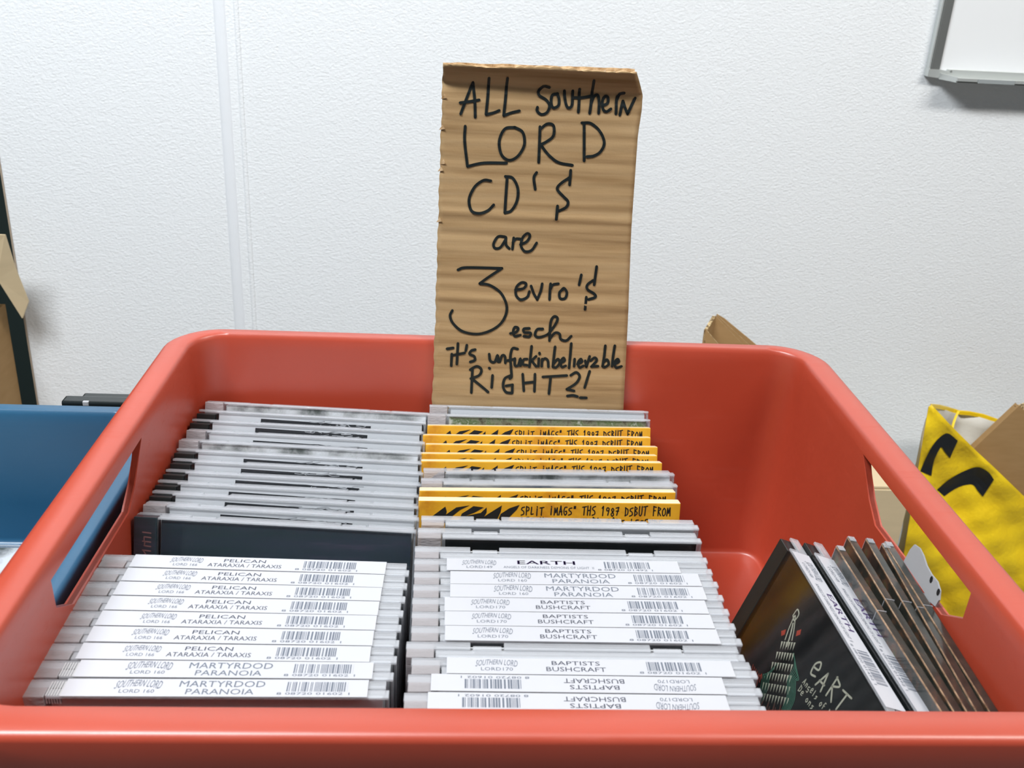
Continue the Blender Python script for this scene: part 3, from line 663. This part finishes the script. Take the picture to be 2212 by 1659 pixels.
for k, (b_, f_) in enumerate(pts):
    zt = 4.0
    B = on_z(*b_, zt); F_ = on_z(*f_, zt); B.x = min(B.x, 234+2*(k == 4)+0); 
    o = place_side('disc_sleeve', 'dark painted card disc sleeve, %s of the five leaning at the right' % words_[k], 'CD', B, F_, math.radians(9+k*-.6), DT, DG, DH)

# grey wavy-edged card tab stuck behind the rightmost sleeve
d_, yy_, zz_ = side_pose(None, B, F_, math.radians(6.6), DT)
P0 = B+yy_*(DT+.4)
tabp = [on_plane(px, py, P0, yy_) for px, py in ((1966, 1186), (1975, 1176), (1986, 1184), (1994, 1200), (2001, 1222), (2011, 1240), (2024, 1256), (2030, 1276), (2028, 1296), (2020, 1310), (2008, 1300))]
tabp += [B+yy_*(DT+.4)+d_*60-zz_*30, B+yy_*(DT+.4)+d_*10-zz_*30]
loT = (P0+d_*35-zz_*30); mb = Rel(loT); mb.prism(tabp, tuple(yy_*.8))
rt_ = thing('card_tab', tuple(loT), 'grey card tab with wavy edge and two dark dots, behind the rightmost dark sleeve', 'tab')
mb.obj('tab_sheet', M['grey_card'], rt_)
for px, py in ((2012, 1252), (2027, 1279)):
    c_ = on_plane(px, py, P0, yy_)-yy_*.15; mb = Rel(loT)
    mb.prism([c_+d_*1.3*math.cos(k*PI/4)+zz_*1.8*math.sin(k*PI/4) for k in range(8)], tuple(yy_*.1)); mb.obj('dot', M['black'], rt_)

# ------------------------------------------------------------------ discs lying in the blue crate
for k in range(3):
    for j in range(2):
        o = thing('cd_case', (-300-j*146, 60+k*0, -118.6+10.3*k), 'clear CD case lying in the blue crate, %s of its %s stack' % (['bottom', 'middle', 'top'][k], ['right', 'left'][j]), 'CD', 'discs in the blue crate')
        o.rotation_euler = (math.radians(90), 0, 0); o.location = W(-336-j*146+k*2, 252-k*2, -118.4+10.4*k)
        o.rotation_euler = (PI/2, 0, 0)
        attach(o, shell_parts(tray='black', cover='streak'))
# flip so the covers face up
for o in [o for o in sc.objects if o.get('group') == 'discs in the blue crate']:
    o.rotation_euler = (-PI/2, 0, 0); o.location.y -= CH*K; o.location.z += CT*K

# ------------------------------------------------------------------ cardboard sign
LEAN = math.radians(4)
SP = Vector((0, 296.0, 0)); SN = Vector((0, -math.cos(LEAN), math.sin(LEAN)))     # front plane
def sp(px, py): return on_plane(px, py, SP, SN)
outline_L = [(957, 141), (956, 160), (955, 210), (952, 300), (946, 490), (940, 700), (934, 856)]
outline_R = [(1370, 155), (1376, 170), (1389, 206), (1386, 240), (1378, 293), (1364, 490), (1356, 700), (1348, 856)]
def interp(lst, y):
    if y <= lst[0][1]: return lst[0][0]
    for (x0, y0), (x1, y1) in zip(lst, lst[1:]):
        if y <= y1: return x0+(x1-x0)*(y-y0)/(y1-y0)
    (x0, y0), (x1, y1) = lst[-2:]; return x1+(x1-x0)*(y-y1)/(y1-y0)
NX, NY = 40, 150; rnd = random.Random(12)
topw = [rnd.uniform(-1, 1) for _ in range(NX+1)]
def sign_disp(u, z):
    d = .10*math.sin(z*2*PI/7.3+.6*math.sin(u*4))+.05*math.sin(z*2*PI/3.1+u*2)
    d += .7*max(0, z-196.0+3*u)-.9*math.exp(-((z-194+3*u)/3.0)**2)
    d += .7*math.exp(-((z-66+3*u)/2.5)**2)+.5*math.exp(-((z-120+3*u)/2)**2)-.5*math.exp(-((z-106+3*u)/2.4)**2)
    return d
sv, idx = [], {}
ys = [139+k*(980-139)/NY for k in range(NY+1)]
front, back = [], []
for j, y in enumerate(ys):
    for i in range(NX+1):
        u = i/NX; yy = y+u*14*(1-j/NY*.4)
        if j == 0: yy += topw[i]*2.2-3*(u < .22)+3*math.sin(u*9)
        xl_, xr_ = interp(outline_L, yy), interp(outline_R, yy)
        xl_ += .8*math.sin(y*.21)+.8*math.sin(y*.057)
        p = sp(xl_+(xr_-xl_)*u, yy); front.append(p-SN*0+SN*(sign_disp(u, p.z))); back.append(p-SN*3.0)
Rs = tuple(sp(1145, 980)); root = thing('cardboard_sign', Rs, 'brown corrugated cardboard sign with black marker writing, stuck behind the discs', 'sign')
mb = Rel(Rs); n1 = NX+1; fs = []; NV = len(front)
for j in range(NY):
    for i in range(NX):
        a_ = j*n1+i; fs.append((a_, a_+1, a_+n1+1, a_+n1)); fs.append((NV+a_, NV+a_+n1, NV+a_+n1+1, NV+a_+1))
ef = []
for i in range(NX): ef.append((i, NV+i, NV+i+1, i+1)); b_ = NY*n1+i; ef.append((b_, b_+1, NV+b_+1, NV+b_))
for j in range(NY): a_ = j*n1; ef.append((a_, a_+n1, NV+a_+n1, NV+a_)); a_ += NX; ef.append((a_, NV+a_, NV+a_+n1, a_+n1))
mb.add(front+back, fs, 0); mb.add([], []); o_ = len(mb.v)
mb.f += ef; mb.mi += [1]*len(ef)
mb.obj('board', [M['kraft'], M['kraft_edge']], root, True)
# torn layer at the top: ragged strips standing proud of the edge
mb = Rel(Rs); rnd = random.Random(5)
def torn(x0, x1, yb, amp, off):
    n_ = 26; P1, P2 = [], []
    for k in range(n_+1):
        x = x0+(x1-x0)*k/n_; yl = yb+14*(x-957)/413
        P1.append(sp(x, yl-2-rnd.uniform(0, amp))+SN*off); P2.append(sp(x, yl+3+rnd.uniform(0, amp))+SN*(off+.4))
    Q1 = [p-SN*.8 for p in P1]; Q2 = [p-SN*.8 for p in P2]; n2 = n_+1
    mb.add(P1+P2+Q1+Q2, [(i, i+1, n2+i+1, n2+i) for i in range(n_)]+[(2*n2+i, 3*n2+i, 3*n2+i+1, 2*n2+i+1) for i in range(n_)]+[(i, 2*n2+i, 2*n2+i+1, i+1) for i in range(n_)]+[(n2+i, n2+i+1, 3*n2+i+1, 3*n2+i) for i in range(n_)])
torn(957, 1062, 142, 5, .9); torn(1190, 1372, 147, 2.5, .6); torn(957, 1372, 137.5, 2, -1.2)
mb.obj('torn_edge', M['kraft_edge'], root)
for k, (px, py) in enumerate([(957, 208), (953, 275), (955, 350), (950, 365), (947, 475)]):
    mb = Rel(Rs); c = sp(px, py); mb.prism([c+Vector((-1.2, 0, -1.5))+SN*.2, c+Vector((2.2, 0, -.8))+SN*.9, c+Vector((.8, 0, 1.6))+SN*.5], tuple(-SN*.8)); mb.obj('torn_flake', M['kraft_edge'], root)
S1 = [[(395,605),(450,460),(505,325)],[(505,325),(520,480),(525,635)],[(390,505),(470,495),(560,480)],[(648,285),(640,420),(622,610)],[(622,610),(690,595),(740,575)],
 [(812,285),(800,430),(780,620)],[(780,620),(850,595),(920,578)],[(1190,370),(1140,360),(1095,400),(1100,440),(1160,480),(1190,530),(1170,590),(1120,610),(1080,580),(1082,545)],
 [(1265,425),(1215,440),(1205,510),(1225,550),(1270,530),(1275,470),(1260,425)],[(1325,400),(1330,480),(1350,545),(1390,530),(1400,400)],[(1460,385),(1455,500),(1448,590)],
 [(1410,460),(1480,460),(1560,448)],[(1580,305),(1570,450),(1550,600)],[(1560,520),(1590,450),(1625,440),(1635,500),(1630,600)],[(1665,530),(1710,510),(1715,460),(1690,450),(1665,490),(1668,560),(1700,585),(1740,560)],
 [(1785,605),(1790,500),(1800,450)],[(1795,480),(1820,430),(1860,420)],[(1820,615),(1835,540),(1850,490)],[(1850,490),(1870,560),(1890,605)],[(1890,605),(1920,540),(1960,465)],
 [(435,715),(430,850),(455,1075)],[(455,1075),(600,1045),(805,1045)],[(880,725),(790,740),(740,850),(760,970),(830,1020),(910,980),(965,880),(950,770),(880,725)],
 [(1105,720),(1100,870),(1093,1040)],[(1110,740),(1170,695),(1225,710),(1225,800),(1170,850),(1100,885)],[(1110,880),(1180,970),(1270,1040),(1395,1065)],
 [(1500,690),(1500,850),(1500,1025)],[(1480,685),(1560,690),(1640,760),(1680,860),(1650,940),(1590,980),(1525,988)],
 [(665,1205),(600,1200),(520,1260),(470,1370),(490,1470),(560,1495),(640,1470),(690,1420)],[(810,1185),(800,1330),(790,1490)],[(795,1165),(860,1180),(905,1270),(900,1380),(850,1470),(790,1490)],
 [(1075,1130),(1050,1180),(1062,1280)],[(1370,1175),(1290,1230),(1260,1280),(1310,1340),(1355,1390),(1340,1440),(1275,1475)],[(1380,1110),(1370,1240)],[(1262,1430),(1250,1550)]]
S2 = [[(790,130),(730,130),(690,190),(700,230),(750,225),(800,150)],[(800,135),(800,200),(830,235)],[(870,140),(858,240)],[(862,180),(890,150),(930,150)],
 [(930,200),(990,170),(1015,120),(990,100),(950,140),(935,210),(970,260),(1030,250),(1075,185)],[(370,425),(450,405),(765,412)],[(765,412),(660,480),(565,548)],
 [(565,548),(660,565),(760,640),(808,760),(780,870),(700,950),(560,1000),(420,980),(330,910),(300,840),(320,790)],[(885,605),(960,590),(980,550),(940,540),(895,580),(890,650),(930,690),(990,670),(1010,620)],
 [(1025,570),(1050,640),(1080,690)],[(1080,690),(1110,620),(1125,550)],[(1190,690),(1195,600),(1200,550)],[(1198,600),(1220,560),(1270,550)],[(1310,600),(1280,630),(1285,680),(1330,680),(1345,630),(1320,590),(1295,610)],
 [(1475,470),(1455,560)],[(1580,520),(1530,560),(1530,600),(1590,640),(1600,670),(1540,690)],[(1612,395),(1590,560)],[(1520,670),(1508,780)],
 [(840,995),(890,985),(910,950),(880,940),(865,980),(880,1020),(930,1010)],[(1010,950),(960,955),(965,985),(1020,990),(1010,1025),(960,1020)],[(1130,955),(1080,960),(1060,1010),(1090,1030),(1140,1020),(1180,1000)],
 [(1180,1000),(1240,920),(1262,860),(1230,845),(1200,900),(1190,1060)],[(1195,1040),(1240,990),(1280,1000),(1290,1045),(1340,1060),(1385,1020)],
 [(315,1180),(310,1285)],[(272,1133),(328,1125)],[(370,1085),(365,1180),(360,1270)],[(330,1190),(430,1170)],[(450,1100),(440,1150)],[(525,1140),(490,1150),(475,1180),(515,1200),(520,1235),(480,1250)],
 [(650,1180),(660,1240),(700,1250),(725,1190),(730,1250)],[(745,1250),(765,1195),(790,1200),(795,1260)],[(905,1135),(860,1130),(840,1200),(845,1300),(850,1380),(835,1400)],[(810,1240),(880,1225)],
 [(880,1220),(880,1280),(910,1280),(930,1220),(930,1285)],[(990,1225),(960,1230),(950,1270),(990,1280)],[(1030,1110),(1020,1200),(1010,1295)],[(1070,1200),(1030,1240)],[(1030,1240),(1070,1290)],
 [(1095,1220),(1090,1290)],[(1100,1170),(1102,1180)],[(1120,1290),(1125,1225)],[(1125,1240),(1150,1220),(1175,1240),(1180,1295)],[(1240,1115),(1230,1200),(1220,1295)],[(1225,1270),(1265,1225),(1280,1260),(1250,1300),(1222,1295)],
 [(1290,1260),(1325,1240),(1315,1215),(1290,1250),(1300,1295),(1335,1285)],[(1385,1085),(1375,1200),(1365,1305)],[(1415,1225),(1410,1290)],[(1440,1270),(1480,1250),(1470,1225),(1445,1260),(1460,1300),(1495,1285)],
 [(1510,1240),(1520,1295)],[(1520,1295),(1550,1200)],[(1560,1240),(1595,1212),(1612,1240),(1565,1292)],[(1565,1292),(1625,1288)],[(1690,1105),(1680,1200),(1665,1290)],[(1670,1260),(1705,1230),(1720,1270),(1690,1295),(1665,1290)],
 [(1775,1105),(1760,1200),(1750,1290)],[(1770,1270),(1810,1250),(1800,1225),(1775,1255),(1785,1300),(1835,1290)],[(500,1310),(495,1420),(490,1525)],[(480,1320),(540,1290),(580,1320),(560,1370),(485,1400)],[(500,1405),(570,1460),(640,1520)],
 [(680,1370),(672,1480)],[(650,1305),(655,1310)],[(845,1370),(790,1400),(775,1470),(800,1520),(850,1530)],[(800,1465),(860,1455)],[(858,1455),(855,1530)],[(950,1360),(960,1510)],[(960,1440),(1055,1430)],[(1060,1360),(1055,1515)],
 [(1130,1385),(1345,1372)],[(1200,1385),(1185,1535)],[(1380,1370),(1430,1345),(1460,1380),(1430,1440),(1345,1495)],[(1345,1495),(1410,1510)],[(1550,1335),(1505,1480)],[(1350,1555),(1400,1550),(1440,1560)],[(1465,1570),(1520,1572)]]
def ink_pt(x, y):
    p = sp(x, y); u = (x-interp(outline_L, y))/(interp(outline_R, y)-interp(outline_L, y))
    return p+SN*(sign_disp(u, p.z)+.35)
mb = Rel(Rs)
for oy, SS, w_ in ((100, S1, 6.2), (480, S2, 5.8)):
    for stv in SS:
        ribbon(mb, [(900+x/4.148, oy+y/4.148) for x, y in stv], w_, ink_pt)
mb.obj('marker_writing', M['ink'], root)

# ------------------------------------------------------------------ things against the wall
# folded flat cardboard box standing behind the crate
YF = 1000
R0 = tuple(on_y(1590, 780, YF)); R0 = (R0[0], YF, -Z0)
root = thing('folded_box', R0, 'folded brown cardboard box standing behind the red crate\'s rear rim', 'box')
def sheet(name, pts, Ys, th, m_):
    mb = Rel(R0); P = [on_y(px, py, y) for (px, py), y in zip(pts, Ys)]
    return mb
def panel(name, a_, b_, ya, yb, th, m_=None, edge=True, root_=None, base=-Z0, R=None):
    """upright sheet whose sloping top edge runs from pixel a to pixel b, at depths ya and yb, reaching the floor"""
    A_, B_ = on_y(*a_, ya), on_y(*b_, yb); mb = Rel(R)
    d = (B_-A_); n_ = Vector((-d.y, d.x, 0)); n_.normalize(); n_ *= th
    vs = [A_, B_, Vector((B_.x, B_.y, base)), Vector((A_.x, A_.y, base))]; vs += [v+n_ for v in vs]
    mb.add(vs, [(0, 1, 2, 3), (7, 6, 5, 4), (1, 5, 6, 2), (0, 3, 7, 4), (3, 2, 6, 7)], 0); mb.add([vs[0], vs[1], vs[5], vs[4]], [(0, 1, 2, 3)], 1)
    return mb.obj(name, [M['box'], M['box_edge']], root_)
panel('side_panel', (1521, 711), (1521.5, 770), YF-40, YF-44, 4, root_=root, R=R0)
panel('front_flap', (1524, 711), (1600, 800), YF-40, YF-46, 4.5, root_=root, R=R0)
panel('left_fold', (1529, 712), (1546, 683), YF-30, YF-8, 4.5, root_=root, R=R0)
panel('inner_panel', (1546, 683), (1660, 802), YF-8, YF-6, 4, root_=root, R=R0)
panel('middle_panel', (1549, 681), (1680, 802), YF, YF+2, 4, root_=root, R=R0)
panel('rear_panel', (1551, 680), (1566, 689), YF+9, YF+10, 5, root_=root, R=R0)
panel('rear_panel', (1566, 689), (1700, 800), YF+10, YF+12, 5, root_=root, R=R0)

# pale box seen through the right hand hole
def box_thing(name, lab, x0, x1, y0, y1, zt, m1, cat='box', base=-Z0, rz=0, flap=True):
    cx, cy = (x0+x1)/2, (y0+y1)/2; r = thing(name, (cx, cy, base), lab, cat, rz=rz); h = zt-base; w, d = (x1-x0)/2, (y1-y0)/2; th = 4
    for nm, b_ in (('front_panel', (-w, w, -d, -d+th)), ('back_panel', (-w, w, d-th, d)), ('side_panel', (-w, -w+th, -d+th, d-th)), ('side_panel', (w-th, w, -d+th, d-th))):
        MB().box(*b_, 0, h, 0, .8).obj(nm, m1, r)
    MB().box(-w+th, w-th, -d+th, d-th, 0, th).obj('bottom_panel', m1, r)
    if flap:
        MB().box(-w+1, w-1, -d+2, 0-.5, h+.5, h+4, 0, .8).obj('top_flap', m1, r); MB().box(-w+1, w-1, .5, d-2, h+.5, h+4, 0, .8).obj('top_flap', m1, r)
    return r
pc = on_y(1830, 1048, 760); pr = on_y(1955, 1140, 760)
r = box_thing('cardboard_box', 'pale cardboard box on the floor seen through the right hand hole', pc.x-90, pr.x-4, 760, 900, pc.z-6, M['box_pale'])

# yellow bag ----------------------------------------------------------
BY = 1080.0
R0 = (900, BY, -Z0); root = thing('tote_bag', R0, 'yellow woven shopping bag with black lettering, standing against the wall at right', 'bag')
def wr(px, py): return 5*math.sin(px*.031+py*.012)+7*math.sin(py*.023-px*.011)+3*math.sin(px*.07-py*.05)+2*math.sin(py*.11+px*.03)
def bagf(px, py, off=0.0): return on_y(px, py, BY+wr(px, py)+(px-2100)*.06-off)
def front_top(x): # front panel's upper edge in the picture
    pts_ = [(2003, 882), (2012, 874), (2060, 925), (2110, 975), (2150, 1012), (2212, 1072), (2300, 1150), (2420, 1262)]
    for (a0, b0), (a1, b1) in zip(pts_, pts_[1:]):
        if x <= a1: return b0+(b1-b0)*(x-a0)/(a1-a0)
    return pts_[-1][1]
mb = Rel(R0); NXb, NYb = 60, 44; F_, Bk = [], []
for j in range(NYb+1):
    for i in range(NXb+1):
        v = j/NYb; u = i/NXb
        # left side of the bag slopes down-left from the apex
        xt = 2006+(2420-2006)*u; yt = front_top(xt)
        xb = 1905+(2470-1905)*u; yb = 1480
        px, py = xt+(xb-xt)*min(1, v*1.0), yt+(yb-yt)*v
        if i == 0: px -= 0
        F_.append(bagf(px, py)); Bk.append(bagf(px, py)+Vector((0, 1.2, 0)))
n1 = NXb+1; NV = len(F_); fs = []
for j in range(NYb):
    for i in range(NXb):
        a_ = j*n1+i; fs.append((a_, a_+1, a_+n1+1, a_+n1)); fs.append((NV+a_, NV+a_+n1, NV+a_+n1+1, NV+a_+1))
for i in range(NXb): fs.append((i, NV+i, NV+i+1, i+1))
mb.add(F_+Bk, fs); mb.obj('front_panel', M['yellow_bag'], root, True)
# side gusset and rear panel with the white lining
YB2 = BY+125
def grid(name, fn, nx, ny, m_, th=Vector((0, 1.0, 0)), parent=None, smooth=True):
    mb = Rel(R0); P = [fn(i/nx, j/ny) for j in range(ny+1) for i in range(nx+1)]; n1 = nx+1; NV = len(P); fs = []
    for j in range(ny):
        for i in range(nx):
            a_ = j*n1+i; fs.append((a_, a_+1, a_+n1+1, a_+n1)); fs.append((NV+a_, NV+a_+n1, NV+a_+n1+1, NV+a_+1))
    for i in range(nx): fs.append((i, NV+i, NV+i+1, i+1))
    mb.add(P+[p+th for p in P], fs); return mb.obj(name, m_, parent or root, smooth)
rear_edge = [(2010, 873), (2030, 875), (2050, 880), (2072, 887), (2095, 889), (2125, 895), (2156, 906), (2200, 925), (2300, 965)]
def redge(u):
    t = u*(len(rear_edge)-1); i = min(int(t), len(rear_edge)-2); t -= i
    return (rear_edge[i][0]+(rear_edge[i+1][0]-rear_edge[i][0])*t, rear_edge[i][1]+(rear_edge[i+1][1]-rear_edge[i][1])*t)
def rear(u, v):
    x, y = redge(u); Y = BY+10+(YB2-BY)*min(1, (u*3.2)**.7)
    p = on_y(x, y+7, Y); p.z = p.z+(-Z0+4-p.z)*v; p.y += 5*math.sin(u*17+v*9)+3*math.sin(v*23); return p
grid('lining', rear, 30, 20, M['bag_lining'])
def hem(u, v):
    x, y = redge(u); Y = BY+10+(YB2-BY)*min(1, (u*3.2)**.7)-1.5
    return on_y(x, y+9*v-.5, Y)
grid('hem', hem, 40, 3, M['yellow_bag'])
def seam(u, v):
    x = 2071-2*math.sin(u*3)-14*u; y = 888+40*u; return on_y(x+5*(v-.5), y, YB2-60-20*u)
grid('side_seam', seam, 8, 1, M['yellow_bag'])
# handle-like black letter fragments on the front
def shape(poly, nm):
    P = curve([Vector((*p,)) for p in poly+[poly[0]]], 4)[:-1]
    mb = Rel(R0); mb.add([bagf(p.x, p.y, 1.6) for p in P], [tuple(range(len(P)))]); return mb.obj(nm, M['black'], root)
def densepoly(L1, L2, nm):
    """ribbon between two pixel curves"""
    A_, B_ = curve(L1, 6), curve(L2, 6); n_ = min(len(A_), len(B_)); mb = Rel(R0); W_ = 4
    vs = [bagf(*(A_[i].lerp(B_[i], k/W_)), 1.5) for i in range(n_) for k in range(W_+1)]
    fs = [(i*(W_+1)+k, i*(W_+1)+k+1, (i+1)*(W_+1)+k+1, (i+1)*(W_+1)+k) for i in range(n_-1) for k in range(W_)]
    mb.add(vs, fs); return mb.obj(nm, M['black'], root)
densepoly([(1988, 1018), (2002, 985), (2018, 958), (2036, 940), (2050, 937), (2069, 952)], [(2012, 1028), (2016, 1002), (2022, 985), (2033, 966), (2040, 975), (2052, 990)], 'printed_letter')
densepoly([(2024, 1058), (2050, 1036), (2082, 1018), (2112, 1009), (2135, 1020), (2147, 1036)], [(2040, 1072), (2060, 1058), (2080, 1049), (2101, 1047), (2112, 1060), (2123, 1073)], 'printed_letter')
# brown box standing in the bag
tl, tr2 = on_y(2104, 968, BY+40), on_y(2196, 872, BY+60)
Rb = (tl.x+150, BY+60, -Z0); rb = thing('cardboard_box', Rb, 'tilted brown cardboard box inside the yellow bag', 'box')
def bp(px, py, Y): return on_y(px, py, Y)
c0 = on_y(2090, 982, BY+22); c1 = on_y(2196, 872, BY+30); d1 = c1-c0; d1.y = 0; L = d1.length; d1.normalize(); dn = Vector((d1.z, 0, -d1.x))
q0 = c0-d1*10
for nm, off, th in (('front_panel', 0, 4), ('back_panel', 8, 4)):
    mb = Rel(Rb); o0 = Vector((0, off, 0))
    A_, B_ = q0+o0, q0+d1*(L+10)+o0; mb.prism([A_, B_, B_+dn*330, A_+dn*330], (0, th, 0)); mb.obj(nm, M['box'], rb)
mb = Rel(Rb); B_ = q0+d1*(L+10); mb.prism([B_+Vector((0, 4.1, 0)), B_-d1*4+Vector((0, 4.1, 0)), B_-d1*4+dn*330+Vector((0, 4.1, 0)), B_+dn*330+Vector((0, 4.1, 0))], (0, 3.8, 0)); mb.obj('side_panel', M['box'], rb)
mb = Rel(Rb); mb.prism([q0+Vector((0, 4.1, 0)), q0+dn*4+Vector((0, 4.1, 0)), q0+dn*4+d1*(L+5)+Vector((0, 4.1, 0)), q0+d1*(L+5)+Vector((0, 4.1, 0))], (0, 3.8, 0)); mb.obj('side_panel', M['box'], rb)
mb = Rel(Rb); mb.prism([B_+Vector((0, 1, 0)), B_+d1*16+dn*14+Vector((0, 6, 0)), B_+d1*14+dn*20+Vector((0, 6, 0)), B_+dn*300+Vector((0, 1, 0))], (0, 3, 0)); mb.obj('top_flap', M['box_edge'], rb)

# ------------------------------------------------------------------ left side, behind the blue crate
x1_ = -712; ztb = on_y(30, 655, 1290).z
r = box_thing('cardboard_box', 'tall brown cardboard box at the left end of the wall, one flap hanging', x1_-330, x1_, 1010, 1285, ztb, M['box'], flap=False)
mb = Rel((x1_-165, 1147.5, -Z0))
P = [on_y(px, py, y) for px, py, y in ((-40, 505, 1200), (10, 508, 1210), (32, 580, 1225), (61, 652, 1240), (48, 688, 1236), (-6, 603, 1214), (-30, 640, 1206), (-50, 712, 1204), (-150, 716, 1204), (-110, 540, 1200))]
mb.prism(P, (0, 4, 0)); tag(mb.obj('top_flap', M['box_pale'], r), 'pale outer flap')
# black cases standing upright on the table behind the blue crate
for (a_, b_, Y, lab) in (((172, 861), (300, 864), 331, 'black plastic case behind the blue crate, the taller one'), ((131, 867), (300, 871), 318, 'thin dark case behind the blue crate, the lower one')):
    A_ = on_y(*a_, Y); w_ = 142; r = thing('black_case', (A_.x+w_/2, Y+5, TZ), lab, 'case', 'dark cases behind the blue crate')
    MB().box(-w_/2, w_/2, -5, 5, 0, A_.z-TZ, 0, 1.4).obj('case_body', M['black_plastic'], r)
    MB().box(-w_/2+14, -w_/2+18, -5.4, -3, A_.z-TZ-3, A_.z-TZ+.3, 0, .6).obj('clip', M['grey_card'], r)
